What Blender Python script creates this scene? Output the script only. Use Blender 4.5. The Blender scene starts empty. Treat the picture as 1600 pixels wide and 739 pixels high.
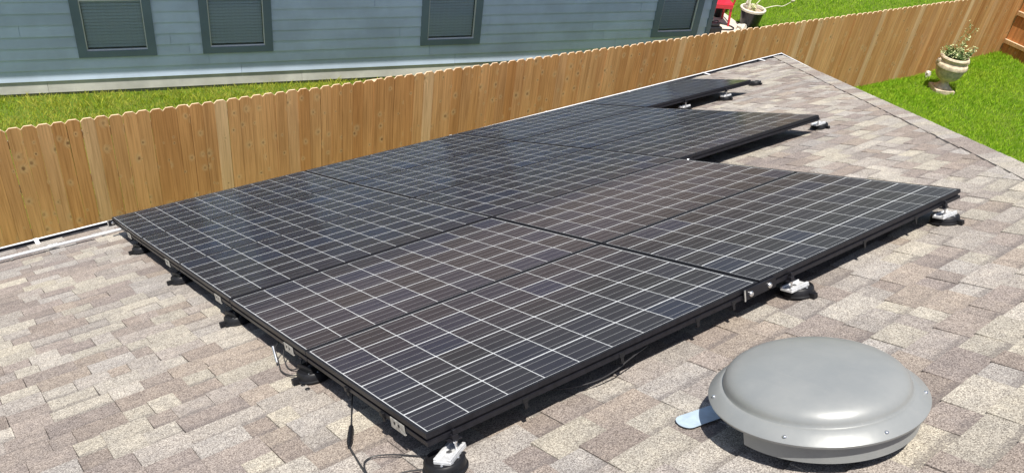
import bpy, bmesh, math, random
import numpy as np
from mathutils import Vector, Matrix, Quaternion

random.seed(11)
rng = np.random.default_rng(11)
R = math.radians
S = bpy.context.scene
C = S.collection

# ------------------------------------------------------------------ camera
Z0 = 4.4                       # panel-plane origin height above the ground
FPX = 1311.3
CAM = Vector((-1.04825, -1.50615, 2.11757 + Z0))
RIGHT = Vector((0.803482, -0.584285, 0.114141)).normalized()
FWD = Vector((0.531792, 0.61823, -0.578782)).normalized()
UP = RIGHT.cross(FWD).normalized()
RIGHT = FWD.cross(UP).normalized()
cd = bpy.data.cameras.new('camera')
cam = bpy.data.objects.new('camera', cd)
C.objects.link(cam)
cam.matrix_world = Matrix((
    (RIGHT.x, UP.x, -FWD.x, CAM.x), (RIGHT.y, UP.y, -FWD.y, CAM.y),
    (RIGHT.z, UP.z, -FWD.z, CAM.z), (0, 0, 0, 1)))
cd.sensor_width = 36.0
cd.lens = FPX / 1600 * 36.0
cd.clip_start = 0.05
cd.clip_end = 3000
S.camera = cam

# ------------------------------------------------------------------ sky, sun, exposure
SUN = Vector((-0.20, -0.17, 0.965)).normalized()
world = bpy.data.worlds.new('World')
S.world = world
world.use_nodes = True
wn = world.node_tree.nodes
bgn = wn.get('Background') or wn.new('ShaderNodeBackground')
sky = wn.new('ShaderNodeTexSky')
sky.sky_type = 'NISHITA'
sky.sun_disc = False
sky.sun_elevation = math.asin(SUN.z)
sky.sun_rotation = math.atan2(SUN.x, SUN.y)
sky.air_density = 1.0
sky.dust_density = 1.5
world.node_tree.links.new(sky.outputs[0], bgn.inputs[0])
bgn.inputs[1].default_value = 0.088
ld = bpy.data.lights.new('sun', 'SUN')
ld.energy = 5.0
ld.angle = R(0.53)
ld.color = (1.0, 0.955, 0.88)
sun = bpy.data.objects.new('sun', ld)
C.objects.link(sun)
sun.location = (0, 0, 30)
sun.rotation_euler = SUN.to_track_quat('Z', 'Y').to_euler()
S.view_settings.view_transform = 'Standard'
S.view_settings.look = 'None'
S.view_settings.exposure = 0.30
S.view_settings.gamma = 1.0
S.view_settings.use_curve_mapping = False

# ------------------------------------------------------------------ helpers
def proj(p):
    """pixel in the 1600 x 739 picture (only used to rank shingles by size)"""
    d = Vector(p) - CAM
    z = d.dot(FWD)
    if z < 0.1:
        return None
    return 800 + FPX * d.dot(RIGHT) / z, 369.5 - FPX * d.dot(UP) / z, z

def mesh_obj(name, me, mat=None, parent=None, loc=(0, 0, 0), rot=(0, 0, 0)):
    o = bpy.data.objects.new(name, me)
    C.objects.link(o)
    if mat is not None and not me.materials:
        me.materials.append(mat)
    o.parent = parent
    o.location = loc
    o.rotation_euler = rot
    return o

def pydata(name, v, f, smooth=False):
    me = bpy.data.meshes.new(name)
    me.from_pydata([tuple(p) for p in v], [], f)
    me.update()
    if smooth:
        me.polygons.foreach_set('use_smooth', [True] * len(me.polygons))
    return me

def tag(o, label, cat, group=None, kind=None):
    if label:
        o['label'] = label
    if cat:
        o['category'] = cat
    if group:
        o['group'] = group
    if kind:
        o['kind'] = kind
    return o

def thing(name, label, cat, loc=(0, 0, 0), rot=(0, 0, 0), group=None):
    o = bpy.data.objects.new(name, None)
    o.empty_display_size = 0.1
    C.objects.link(o)
    o.location = loc
    o.rotation_euler = rot
    return tag(o, label, cat, group)

class MB:
    """collects boxes, tubes, lathes into one mesh"""
    def __init__(self):
        self.v, self.f = [], []

    def add(self, v, f):
        b = len(self.v)
        self.v += [tuple(p) for p in v]
        self.f += [tuple(i + b for i in q) for q in f]
        return self

    def box(self, x0, x1, y0, y1, z0, z1, M=None):
        v = [Vector(p) for p in ((x0, y0, z0), (x1, y0, z0), (x1, y1, z0), (x0, y1, z0),
                                 (x0, y0, z1), (x1, y0, z1), (x1, y1, z1), (x0, y1, z1))]
        if M is not None:
            v = [M @ p for p in v]
        return self.add(v, [(3, 2, 1, 0), (4, 5, 6, 7), (0, 1, 5, 4), (1, 2, 6, 5), (2, 3, 7, 6), (3, 0, 4, 7)])

    def tube(self, pts, r, n=8, cap=True):
        pts = [Vector(p) for p in pts]
        rr = r if isinstance(r, (list, tuple)) else [r] * len(pts)
        rings, prev = [], None
        for i, p in enumerate(pts):
            t = (pts[min(i + 1, len(pts) - 1)] - pts[max(i - 1, 0)]).normalized()
            if prev is None:
                a = t.orthogonal().normalized()
            else:
                a = (prev - t * prev.dot(t)).normalized()
            prev = a
            b = t.cross(a)
            rings.append([p + (a * math.cos(2 * math.pi * k / n) + b * math.sin(2 * math.pi * k / n)) * rr[i] for k in range(n)])
        v = [q for ring in rings for q in ring]
        f = []
        for i in range(len(pts) - 1):
            for k in range(n):
                f.append((i * n + k, i * n + (k + 1) % n, (i + 1) * n + (k + 1) % n, (i + 1) * n + k))
        if cap:
            f.append(tuple(range(n - 1, -1, -1)))
            f.append(tuple((len(pts) - 1) * n + k for k in range(n)))
        return self.add(v, f)

    def lathe(self, prof, n=32, c=(0, 0, 0), a0=0.0, a1=2 * math.pi):
        full = abs(a1 - a0 - 2 * math.pi) < 1e-6
        m = n if full else n + 1
        v, f = [], []
        for r, z in prof:
            for k in range(m):
                a = a0 + (a1 - a0) * k / n
                v.append((c[0] + r * math.cos(a), c[1] + r * math.sin(a), c[2] + z))
        for i in range(len(prof) - 1):
            for k in range(n):
                k2 = (k + 1) % m
                f.append((i * m + k, i * m + k2, (i + 1) * m + k2, (i + 1) * m + k))
        return self.add(v, f)

    def mesh(self, name, smooth=False, bevel=0.0):
        me = pydata(name, self.v, self.f, False)
        bm = bmesh.new()
        bm.from_mesh(me)
        bmesh.ops.remove_doubles(bm, verts=bm.verts, dist=1e-6)
        bmesh.ops.recalc_face_normals(bm, faces=bm.faces)
        if bevel:
            bmesh.ops.bevel(bm, geom=list(bm.edges), offset=bevel, segments=1, affect='EDGES', clamp_overlap=True)
        bm.to_mesh(me)
        bm.free()
        if smooth:
            me.polygons.foreach_set('use_smooth', [True] * len(me.polygons))
            me.set_sharp_from_angle(angle=R(38))
        return me

    def build(self, name, mat, parent=None, loc=(0, 0, 0), rot=(0, 0, 0), smooth=False, bevel=0.0):
        return mesh_obj(name, self.mesh(name, smooth, bevel), mat, parent, loc, rot)

def spline(pts, n=8):
    """Catmull-Rom through pts"""
    P = [Vector(p) for p in pts]
    P = [P[0] * 2 - P[1]] + P + [P[-1] * 2 - P[-2]]
    out = []
    for i in range(1, len(P) - 2):
        for k in range(n):
            t = k / n
            a, b, c, d = P[i - 1], P[i], P[i + 1], P[i + 2]
            out.append(0.5 * ((2 * b) + (c - a) * t + (2 * a - 5 * b + 4 * c - d) * t * t + (3 * b - a - 3 * c + d) * t ** 3))
    out.append(P[-2])
    return out

# ------------------------------------------------------------------ materials
class NT:
    def __init__(self, name):
        self.m = bpy.data.materials.new(name)
        self.m.use_nodes = True
        self.t = self.m.node_tree
        self.t.nodes.clear()
        self.out = self.n('ShaderNodeOutputMaterial')

    def n(self, kind, **kw):
        x = self.t.nodes.new(kind)
        for k, v in kw.items():
            setattr(x, k, v)
        return x

    def l(self, a, b):
        self.t.links.new(a, b)

    def set(self, sock, v):
        if hasattr(v, 'is_linked') or isinstance(v, bpy.types.NodeSocket):
            self.l(v, sock)
        else:
            sock.default_value = v

    def math(self, op, a, b=0.0, c=None, clamp=False):
        x = self.n('ShaderNodeMath', operation=op, use_clamp=clamp)
        self.set(x.inputs[0], a)
        self.set(x.inputs[1], b)
        if c is not None:
            self.set(x.inputs[2], c)
        return x.outputs[0]

    def vmath(self, op, a, b):
        x = self.n('ShaderNodeVectorMath', operation=op)
        self.set(x.inputs[0], a)
        self.set(x.inputs[1], b)
        return x.outputs[0]

    def mix(self, fac, a, b, mode='MIX'):
        x = self.n('ShaderNodeMix', data_type='RGBA', blend_type=mode)
        self.set(x.inputs[0], fac)
        self.set(x.inputs[6], a)
        self.set(x.inputs[7], b)
        return x.outputs[2]

    def ramp(self, fac, stops, interp='LINEAR'):
        x = self.n('ShaderNodeValToRGB')
        x.color_ramp.interpolation = interp
        e = x.color_ramp.elements
        while len(e) < len(stops):
            e.new(0.5)
        for i, (p, c) in enumerate(stops):
            e[i].position = p
            e[i].color = (*c, 1) if len(c) == 3 else c
        self.set(x.inputs[0], fac)
        return x.outputs[0]

    def noise(self, vec, scale, detail=2.0, rough=0.5, dist=0.0):
        x = self.n('ShaderNodeTexNoise')
        x.inputs['Scale'].default_value = scale
        x.inputs['Detail'].default_value = detail
        x.inputs['Roughness'].default_value = rough
        x.inputs['Distortion'].default_value = dist
        self.l(vec, x.inputs['Vector'])
        return x.outputs[0]

    def smooth(self, v, lo, hi):
        x = self.n('ShaderNodeMapRange', interpolation_type='SMOOTHSTEP')
        self.set(x.inputs[0], v)
        x.inputs[1].default_value = lo
        x.inputs[2].default_value = hi
        return x.outputs[0]

    def bsdf(self, color, rough=0.6, metal=0.0, spec=0.5, normal=None, **kw):
        b = self.n('ShaderNodeBsdfPrincipled')
        self.set(b.inputs['Base Color'], color if not isinstance(color, tuple) or len(color) == 4 else (*color, 1))
        self.set(b.inputs['Roughness'], rough)
        self.set(b.inputs['Metallic'], metal)
        self.set(b.inputs['Specular IOR Level'], spec)
        if normal is not None:
            self.l(normal, b.inputs['Normal'])
        for k, v in kw.items():
            self.set(b.inputs[k], v)
        self.l(b.outputs[0], self.out.inputs[0])
        return b

    def bump(self, h, strength, dist):
        x = self.n('ShaderNodeBump')
        x.inputs['Strength'].default_value = strength
        x.inputs['Distance'].default_value = dist
        self.l(h, x.inputs['Height'])
        return x.outputs[0]

    def pos(self):
        return self.n('ShaderNodeNewGeometry').outputs['Position']

    def objc(self):
        return self.n('ShaderNodeTexCoord').outputs['Object']

    def rand(self):
        return self.n('ShaderNodeObjectInfo').outputs['Random']

    def attr(self, name):
        return self.n('ShaderNodeAttribute', attribute_name=name)

def simple(name, col, rough=0.6, metal=0.0, spec=0.5, var=0.12, scale=25, bump=0.0, bscale=120):
    """flat paint / plastic / metal with a little uneven tone and wear"""
    t = NT(name)
    p = t.objc()
    n1 = t.noise(p, scale, 4, 0.6)
    c = t.mix(t.smooth(n1, 0.3, 0.7), tuple(x * (1 - var) for x in col) + (1,), tuple(min(1, x * (1 + var)) for x in col) + (1,))
    nrm = None
    if bump:
        nrm = t.bump(t.noise(p, bscale, 3, 0.6), bump, 0.002)
    r = t.math('ADD', rough - 0.06, t.math('MULTIPLY', n1, 0.12))
    t.bsdf(c, r, metal, spec, nrm)
    return t.m

def mat_shingle():
    t = NT('asphalt_shingle')
    p = t.pos()
    tint = t.attr('tint').outputs['Color']
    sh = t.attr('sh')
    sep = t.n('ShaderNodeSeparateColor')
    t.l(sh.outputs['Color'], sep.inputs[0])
    # granules
    v = t.n('ShaderNodeTexVoronoi', feature='F1')
    v.inputs['Scale'].default_value = 300
    t.l(p, v.inputs['Vector'])
    s2 = t.n('ShaderNodeSeparateColor')
    t.l(v.outputs['Color'], s2.inputs[0])
    gran = t.ramp(s2.outputs[0], [(0.0, (0.42, 0.39, 0.38)), (0.22, (0.68, 0.65, 0.63)), (0.5, (0.99, 0.97, 0.95)), (0.78, (1.20, 1.18, 1.15)), (1.0, (1.60, 1.58, 1.53))])
    col = t.mix(1.0, tint, gran, 'MULTIPLY')
    # uneven blend of granules inside a tab
    b1 = t.smooth(t.noise(p, 16, 4, 0.65), 0.25, 0.8)
    col = t.mix(1.0, col, t.ramp(b1, [(0, (0.86, 0.86, 0.87)), (1, (1.13, 1.12, 1.09))]), 'MULTIPLY')
    b2 = t.smooth(t.noise(p, 0.9, 3, 0.6), 0.3, 0.7)
    col = t.mix(1.0, col, t.ramp(b2, [(0, (0.93, 0.93, 0.94)), (1, (1.06, 1.05, 1.03))]), 'MULTIPLY')
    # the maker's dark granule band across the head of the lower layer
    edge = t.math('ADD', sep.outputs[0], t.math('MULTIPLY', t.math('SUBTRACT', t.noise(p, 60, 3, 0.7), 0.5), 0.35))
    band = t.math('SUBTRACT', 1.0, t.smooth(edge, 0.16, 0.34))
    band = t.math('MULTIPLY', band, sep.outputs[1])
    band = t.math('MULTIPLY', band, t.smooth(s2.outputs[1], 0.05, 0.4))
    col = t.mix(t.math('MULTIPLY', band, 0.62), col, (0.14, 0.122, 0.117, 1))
    h = t.math('ADD', t.math('MULTIPLY', v.outputs['Distance'], -1.0), t.math('MULTIPLY', t.noise(p, 90, 3, 0.6), 0.8))
    t.bsdf(col, 0.93, 0, 0.25, t.bump(h, 0.55, 0.003))
    return t.m

def mat_cell():
    t = NT('solar_cell')
    oc = t.objc()
    rnd = t.rand()
    col = t.ramp(rnd, [(0.0, (0.019, 0.0155, 0.021)), (0.5, (0.020, 0.0165, 0.0255)), (0.75, (0.019, 0.0170, 0.030)), (0.93, (0.017, 0.018, 0.036)), (1.0, (0.016, 0.019, 0.044))])
    sx = t.n('ShaderNodeSeparateXYZ')
    t.l(oc, sx.inputs[0])
    # crystal mottling and fine finger lines
    col = t.mix(0.25, col, t.mix(1.0, col, t.ramp(t.noise(oc, 30, 3, 0.6), [(0.3, (0.5, 0.5, 0.5)), (0.7, (1.6, 1.6, 1.6))]), 'MULTIPLY'))
    y = sx.outputs[1]
    # three silver busbars along the long side of the panel
    m = t.math('PINGPONG', t.math('ADD', y, 0.078), 0.026)   # 0 .. .026
    bar = t.math('GREATER_THAN', m, 0.0247)
    col = t.mix(t.math('MULTIPLY', bar, 0.8), col, (0.30, 0.30, 0.31, 1))
    fing = t.math('GREATER_THAN', t.math('PINGPONG', t.math('ADD', sx.outputs[0], 0.2), 0.0011), 0.0009)
    col = t.mix(t.math('MULTIPLY', fing, 0.05), col, (0.3, 0.3, 0.3, 1))
    t.bsdf(col, 0.45, 0.0, 0.3)
    return t.m

def mat_glass(name, rough=0.02, tintc=(0.97, 0.98, 0.98), dust=0.012, ior=1.45):
    t = NT(name)
    fr = t.n('ShaderNodeFresnel')
    fr.inputs['IOR'].default_value = ior
    tr = t.n('ShaderNodeBsdfTransparent')
    tr.inputs[0].default_value = (*tintc, 1)
    gl = t.n('ShaderNodeBsdfGlossy')
    gl.inputs['Roughness'].default_value = rough
    gl.inputs[0].default_value = (1, 1, 1, 1)
    mx = t.n('ShaderNodeMixShader')
    t.l(fr.outputs[0], mx.inputs[0])
    t.l(tr.outputs[0], mx.inputs[1])
    t.l(gl.outputs[0], mx.inputs[2])
    df = t.n('ShaderNodeBsdfDiffuse')
    df.inputs[0].default_value = (0.55, 0.50, 0.45, 1)
    m2 = t.n('ShaderNodeMixShader')
    dn = t.smooth(t.noise(t.pos(), 3.0, 5, 0.65), 0.25, 0.8)
    t.l(t.math('MULTIPLY', dn, dust), m2.inputs[0])
    t.l(mx.outputs[0], m2.inputs[1])
    t.l(df.outputs[0], m2.inputs[2])
    t.l(m2.outputs[0], t.out.inputs[0])
    return t.m

def mat_wood(name, pal, grain=1.0):
    t = NT(name)
    oc = t.objc()
    rnd = t.rand()
    sh = t.n('ShaderNodeCombineXYZ')
    t.l(t.math('MULTIPLY', rnd, 37.0), sh.inputs[0])
    t.l(t.math('MULTIPLY', rnd, 91.0), sh.inputs[1])
    t.l(t.math('MULTIPLY', rnd, 53.0), sh.inputs[2])
    p = t.vmath('ADD', oc, sh.outputs[0])
    col = t.ramp(rnd, pal)
    # knots
    sp = t.n('ShaderNodeSeparateXYZ')
    t.l(p, sp.inputs[0])
    kc = t.n('ShaderNodeCombineXYZ')
    t.l(sp.outputs[0], kc.inputs[0])
    t.l(t.math('MULTIPLY', sp.outputs[2], 0.75), kc.inputs[1])
    vo = t.n('ShaderNodeTexVoronoi', feature='F1', voronoi_dimensions='2D')
    vo.inputs['Scale'].default_value = 4.6
    t.l(kc.outputs[0], vo.inputs['Vector'])
    kd = t.math('ADD', vo.outputs['Distance'], t.math('MULTIPLY', t.math('SUBTRACT', t.noise(p, 22, 3), 0.5), 0.11))
    ks = t.n('ShaderNodeSeparateColor')
    t.l(vo.outputs['Color'], ks.inputs[0])
    kd = t.math('DIVIDE', kd, t.math('ADD', 0.4, t.math('MULTIPLY', ks.outputs[0], 1.5)))
    knot = t.math('MULTIPLY', t.math('SUBTRACT', 1.0, t.smooth(kd, 0.02, 0.065)), t.math('ADD', 0.35, t.math('MULTIPLY', ks.outputs[1], 0.65)))
    halo = t.math('SUBTRACT', 1.0, t.smooth(kd, 0.04, 0.17))
    # grain stretched along the board, bent round the knots
    gm = t.n('ShaderNodeMapping')
    gm.inputs['Scale'].default_value = (60.0, 60.0, 1.6)
    t.l(p, gm.inputs[0])
    bend = t.n('ShaderNodeCombineXYZ')
    t.l(t.math('MULTIPLY', halo, 2.0), bend.inputs[0])
    gv = t.vmath('ADD', gm.outputs[0], bend.outputs[0])
    g = t.noise(gv, 1.0, 4, 0.6, 0.4)
    col = t.mix(1.0, col, t.ramp(t.smooth(g, 0.25, 0.75), [(0, (0.76, 0.72, 0.66)), (0.5, (1, 1, 1)), (1, (1.14, 1.14, 1.12))]), 'MULTIPLY')
    wide = t.noise(t.vmath('MULTIPLY', p, (9.0, 9.0, 0.7)), 1.0, 3, 0.5)
    col = t.mix(1.0, col, t.ramp(t.smooth(wide, 0.3, 0.7), [(0, (0.88, 0.84, 0.78)), (1, (1.10, 1.09, 1.06))]), 'MULTIPLY')
    col = t.mix(t.math('MULTIPLY', halo, 0.45), col, (0.70, 0.48, 0.24, 1))
    col = t.mix(t.math('MULTIPLY', knot, 0.75), col, (0.15, 0.065, 0.025, 1))
    nz = t.n('ShaderNodeSeparateXYZ')
    t.l(t.n('ShaderNodeNewGeometry').outputs['True Normal'], nz.inputs[0])
    col = t.mix(t.math('MULTIPLY', t.smooth(nz.outputs[2], 0.4, 0.6), 0.6), col, (0.74, 0.62, 0.46, 1))   # upward faces painted paler, as sun catching the board tops
    t.bsdf(col, 0.82, 0, 0.25, t.bump(g, 0.35, 0.002))
    return t.m

def mat_grass(name, a, b, c):
    t = NT(name)
    p = t.pos()
    k = t.attr('rnd').outputs['Fac']
    n1 = t.smooth(t.noise(p, 0.7, 4, 0.6), 0.3, 0.7)
    n2 = t.smooth(t.noise(p, 6.0, 3, 0.6), 0.35, 0.7)
    col = t.mix(n1, (*a, 1), (*b, 1))
    col = t.mix(t.math('MULTIPLY', n2, 0.55), col, (*c, 1))
    dry = t.smooth(t.noise(p, 1.7, 5, 0.7), 0.58, 0.78)
    col = t.mix(t.math('MULTIPLY', dry, 0.55), col, (0.52, 0.46, 0.14, 1))
    col = t.mix(1.0, col, t.ramp(k, [(0, (0.74, 0.77, 0.7)), (0.5, (1, 1, 1)), (1, (1.5, 1.35, 1.3))]), 'MULTIPLY')
    b_ = t.bsdf(col, 0.6, 0, 0.25)
    tr = t.n('ShaderNodeBsdfTranslucent')
    t.l(col, tr.inputs[0])
    mx = t.n('ShaderNodeMixShader')
    mx.inputs[0].default_value = 0.35
    t.l(b_.outputs[0], mx.inputs[1])
    t.l(tr.outputs[0], mx.inputs[2])
    t.l(mx.outputs[0], t.out.inputs[0])
    return t.m

def mat_ground():
    t = NT('lawn_soil')
    p = t.pos()
    n1 = t.smooth(t.noise(p, 1.1, 5, 0.65), 0.3, 0.7)
    n2 = t.smooth(t.noise(p, 24, 4, 0.7), 0.3, 0.7)
    col = t.mix(n1, (0.11, 0.21, 0.014, 1), (0.16, 0.25, 0.025, 1))
    col = t.mix(t.math('MULTIPLY', n2, 0.6), col, (0.11, 0.10, 0.045, 1))
    sx = t.n('ShaderNodeSeparateXYZ')
    t.l(p, sx.inputs[0])
    far = t.math('MAXIMUM', t.smooth(sx.outputs[0], 26, 30), t.smooth(sx.outputs[1], 19, 22))
    col = t.mix(far, col, (0.20, 0.155, 0.11, 1))        # unseen outer ground, tinted tan so panels reflect brown instead of green
    t.bsdf(col, 0.95, 0, 0.1, t.bump(n2, 0.6, 0.03))
    return t.m

def mat_paint(name, col, streak=0.1):
    """painted fibre-cement boards: faint wood-grain relief, patches and streaks"""
    t = NT(name)
    p = t.objc()
    g = t.noise(t.vmath('MULTIPLY', p, (2.5, 40.0, 60.0)), 1.0, 4, 0.6)
    n = t.noise(p, 1.3, 4, 0.6)
    c = t.mix(t.smooth(n, 0.3, 0.7), tuple(x * (1 - streak) for x in col) + (1,), tuple(min(1, x * (1 + streak)) for x in col) + (1,))
    c = t.mix(1.0, c, t.ramp(t.smooth(t.rand(), 0, 1), [(0, (0.95, 0.95, 0.95)), (1, (1.05, 1.05, 1.05))]), 'MULTIPLY')
    t.bsdf(c, 0.6, 0, 0.35, t.bump(g, 0.3, 0.002))
    return t.m

def mat_vent():
    """grey baked paint with dust, faint run marks and scuffs"""
    t = NT('grey_vent_paint')
    p = t.objc()
    n1 = t.noise(p, 5, 5, 0.65)
    n2 = t.smooth(t.noise(p, 70, 4, 0.7), 0.62, 0.75)
    col = t.mix(t.smooth(n1, 0.3, 0.7), (0.285, 0.297, 0.295, 1), (0.325, 0.333, 0.325, 1))
    col = t.mix(t.math('MULTIPLY', n2, 0.35), col, (0.45, 0.43, 0.39, 1))
    st = t.smooth(t.noise(t.vmath('MULTIPLY', p, (45.0, 3.0, 8.0)), 1.0, 3, 0.6), 0.55, 0.8)
    col = t.mix(t.math('MULTIPLY', st, 0.10), col, (0.46, 0.44, 0.40, 1))
    r = t.math('ADD', 0.32, t.math('MULTIPLY', n1, 0.12))
    r = t.math('ADD', r, t.math('MULTIPLY', n2, 0.2))
    t.bsdf(col, r, 0.2, 0.5, t.bump(t.noise(p, 9, 3, 0.6), 0.12, 0.01))
    return t.m

M = {}
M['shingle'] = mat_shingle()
M['cell'] = mat_cell()
M['glass'] = mat_glass('panel_glass', 0.12, (0.97, 0.98, 0.98), 0.012, 1.27)
M['pane'] = mat_glass('window_glass', 0.02, (0.93, 0.96, 0.96), 0.006, 1.3)
M['back'] = simple('white_backsheet', (0.56, 0.57, 0.59), 0.5, var=0.08)
M['frame'] = simple('black_anodised_frame', (0.012, 0.012, 0.016), 0.4, 0.0, 0.35, var=0.25)
M['plastic'] = simple('black_plastic', (0.013, 0.013, 0.015), 0.45, 0, 0.35, var=0.2)
M['cable'] = simple('cable_rubber', (0.03, 0.03, 0.032), 0.45, 0, 0.5)
M['alu'] = simple('cast_aluminium', (0.78, 0.79, 0.80), 0.45, 0.35, 0.5, var=0.12, scale=60, bump=0.15)
M['plate'] = simple('galvanised_plate', (0.50, 0.49, 0.46), 0.5, 0.5, 0.5, var=0.25, scale=50)
M['bolt'] = simple('steel_bolt', (0.75, 0.75, 0.76), 0.25, 0.9, 0.5)
M['vent'] = mat_vent()
M['film'] = simple('pale_blue_film', (0.44, 0.54, 0.63), 0.4, 0, 0.5, var=0.10)
M['white'] = simple('white_metal', (0.86, 0.87, 0.88), 0.4, 0, 0.5, var=0.05)
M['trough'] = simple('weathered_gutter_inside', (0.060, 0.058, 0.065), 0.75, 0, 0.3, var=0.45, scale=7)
M['pvc'] = simple('grey_conduit', (0.70, 0.71, 0.73), 0.35, 0.2, 0.5, var=0.06)
M['deck'] = simple('roof_deck', (0.08, 0.07, 0.065), 0.9, var=0.2)
M['brick'] = simple('house_brick', (0.30, 0.19, 0.14), 0.9, var=0.3, scale=8, bump=0.4, bscale=40)
M['wood'] = mat_wood('cedar_picket', [(0.0, (0.50, 0.235, 0.082)), (0.2, (0.64, 0.345, 0.140)), (0.4, (0.57, 0.285, 0.108)), (0.6, (0.68, 0.385, 0.168)), (0.8, (0.60, 0.315, 0.132)), (1.0, (0.76, 0.51, 0.285))])
M['wood_red'] = mat_wood('red_cedar_picket', [(0.0, (0.50, 0.20, 0.07)), (1.0, (0.60, 0.26, 0.095))])
M['rail'] = mat_wood('cedar_rail', [(0.0, (0.50, 0.30, 0.14)), (1.0, (0.58, 0.36, 0.18))])
M['siding'] = mat_paint('blue_grey_siding', (0.60, 0.71, 0.88))
M['skirt'] = mat_paint('pale_skirt_board', (0.57, 0.56, 0.52), 0.2)
M['casing'] = mat_paint('slate_blue_casing', (0.185, 0.245, 0.305))
M['slab'] = simple('concrete_foundation', (0.20, 0.19, 0.165), 0.9, var=0.3, scale=8, bump=0.5)
M['patio'] = simple('pale_concrete', (0.62, 0.55, 0.46), 0.9, var=0.10, scale=3, bump=0.4, bscale=60)
M['blind'] = simple('blind_slat', (0.80, 0.87, 0.88), 0.6, var=0.05)
M['dark'] = simple('dark_room', (0.38, 0.43, 0.44), 0.9)
M['nroof'] = simple('brown_roof_shingles', (0.22, 0.18, 0.155), 0.95, var=0.35, scale=5, bump=0.6, bscale=20)
M['soffit'] = simple('soffit_paint', (0.5, 0.55, 0.56), 0.7, var=0.05)
M['ground'] = mat_ground()
M['grass'] = mat_grass('green_blades', (0.24, 0.47, 0.018), (0.32, 0.53, 0.028), (0.45, 0.59, 0.06))
M['grass_dry'] = mat_grass('dry_green_blades', (0.30, 0.42, 0.02), (0.46, 0.51, 0.06), (0.66, 0.60, 0.18))
M['red'] = simple('red_plastic', (0.62, 0.025, 0.045), 0.3, 0, 0.5, var=0.08)
M['pot_dark'] = simple('dark_blue_glaze', (0.012, 0.013, 0.022), 0.3, 0, 0.5)
M['pot_rim'] = simple('cream_pot_rim', (0.72, 0.66, 0.55), 0.7, var=0.1)
M['soil'] = simple('potting_soil', (0.42, 0.33, 0.24), 0.95, var=0.3, scale=30, bump=0.8)
M['soil_dark'] = simple('dark_soil', (0.035, 0.03, 0.02), 0.95, var=0.3, scale=30, bump=0.8)
M['terra'] = simple('brown_clay', (0.20, 0.07, 0.05), 0.7, var=0.15)
M['urn'] = simple('cast_stone', (0.60, 0.49, 0.345), 0.85, var=0.28, scale=12, bump=0.4, bscale=60)
M['stone'] = simple('pale_rock', (0.62, 0.58, 0.50), 0.9, var=0.2, bump=0.8, bscale=40)
M['leaf'] = simple('variegated_leaf', (0.14, 0.22, 0.06), 0.5, var=0.5, scale=14)
M['leaf_pale'] = simple('cream_leaf', (0.50, 0.52, 0.25), 0.5, var=0.3, scale=14)
M['stem'] = simple('green_stem', (0.16, 0.22, 0.06), 0.6, var=0.3)
M['straw'] = simple('dry_stalk', (0.62, 0.60, 0.42), 0.7, var=0.15)

# ------------------------------------------------------------------ ground
FA, FB = 7.7, -0.10            # fence line  y = FA + FB x
FANG = math.atan(FB)

def sstep(x, a, b):
    t = np.clip((x - a) / (b - a), 0, 1)
    return t * t * (3 - 2 * t)

def gz(x, y):
    x = np.asarray(x, float)
    y = np.asarray(y, float)
    side = sstep(FA + FB * x - y, -0.35, 0.1)
    rise = 0.14 * sstep(x, 8, 14) + 0.20 * sstep(x, 15.5, 18.6) * sstep(y, 3.0, 5.6)
    return -0.05 + side * rise + 0.012 * np.sin(x * 2.1) * np.cos(y * 1.7)

def ground():
    xs = np.concatenate([np.linspace(-400, -14, 12), np.linspace(-12, 30, 127), np.linspace(33, 400, 12)])
    ys = np.concatenate([np.linspace(-400, -14, 12), np.linspace(-12, 24, 109), np.linspace(27, 400, 12)])
    X, Y = np.meshgrid(xs, ys)
    Z = gz(X, Y)
    v = np.stack([X, Y, Z], -1).reshape(-1, 3)
    n = len(xs)
    f = [(j * n + i, j * n + i + 1, (j + 1) * n + i + 1, (j + 1) * n + i) for j in range(len(ys) - 1) for i in range(n - 1)]
    o = mesh_obj('ground', pydata('ground', v, f, True), M['ground'])
    tag(o, 'lawn soil stretching under the grass around both houses', None, kind='structure')
ground()

# ------------------------------------------------------------------ our house: roof frame (u along the eave, v down the slope, n out of the slope)
P = R(23.9)
PX, PY = 1.672, 1.0216         # panel pitch along u and v
PW, PD = 1.661, 1.013          # panel size
NR = -0.15                     # top of the shingles below the panels' top face
ROT = (-P, 0, 0)
ORG = Vector((0, 0, Z0))
RM = Matrix.Translation(ORG) @ Matrix.Rotation(-P, 4, 'X')

def RW(u, v, n):
    return RM @ Vector((u, v, n))

EA = math.atan(0.0315)          # the eave runs slightly askew to the panels
ED = Vector((math.cos(EA), math.sin(EA)))
TD = Vector((-math.sin(EA), math.cos(EA)))
T_EAVE = 5.63 * math.cos(EA)

def ST(s, t):
    q = ED * s + TD * t
    return q.x, q.y
CORNER = (9.70, 5.63 + 0.0315 * 9.70)
HIPDIR = Vector((-1.0, -1.105)).normalized()
T_RIDGE = -3.6

house = thing('house', 'low house with a pale brown shingle hip roof carrying solar panels', 'house', (3, 0, 0))
roof_bm = MB()
def uv_at_v(v):                # hip point at slope coordinate v
    k = (v - CORNER[1]) / HIPDIR.y
    return CORNER[0] + HIPDIR.x * k, v
rA = (-6.0, 5.63 - 0.0315 * 6.0)
rB = CORNER
hipTop = uv_at_v(T_RIDGE)
rD = (-6.0, T_RIDGE)
DK = NR - 0.012
top = [RW(*rA, DK), RW(*rB, DK), RW(*hipTop, DK), RW(*rD, DK)]
ridge_y = top[2].y
back = [Vector((rA[0], 2 * ridge_y - top[0].y, top[0].z)), Vector((top[1].x, 2 * ridge_y - top[1].y, top[1].z))]
lo = [p - Vector((0, 0, 0.10)) for p in (top[0], top[1], back[1], back[0])]
vv = [p - Vector((3, 0, 0)) for p in top + back + lo]
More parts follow.
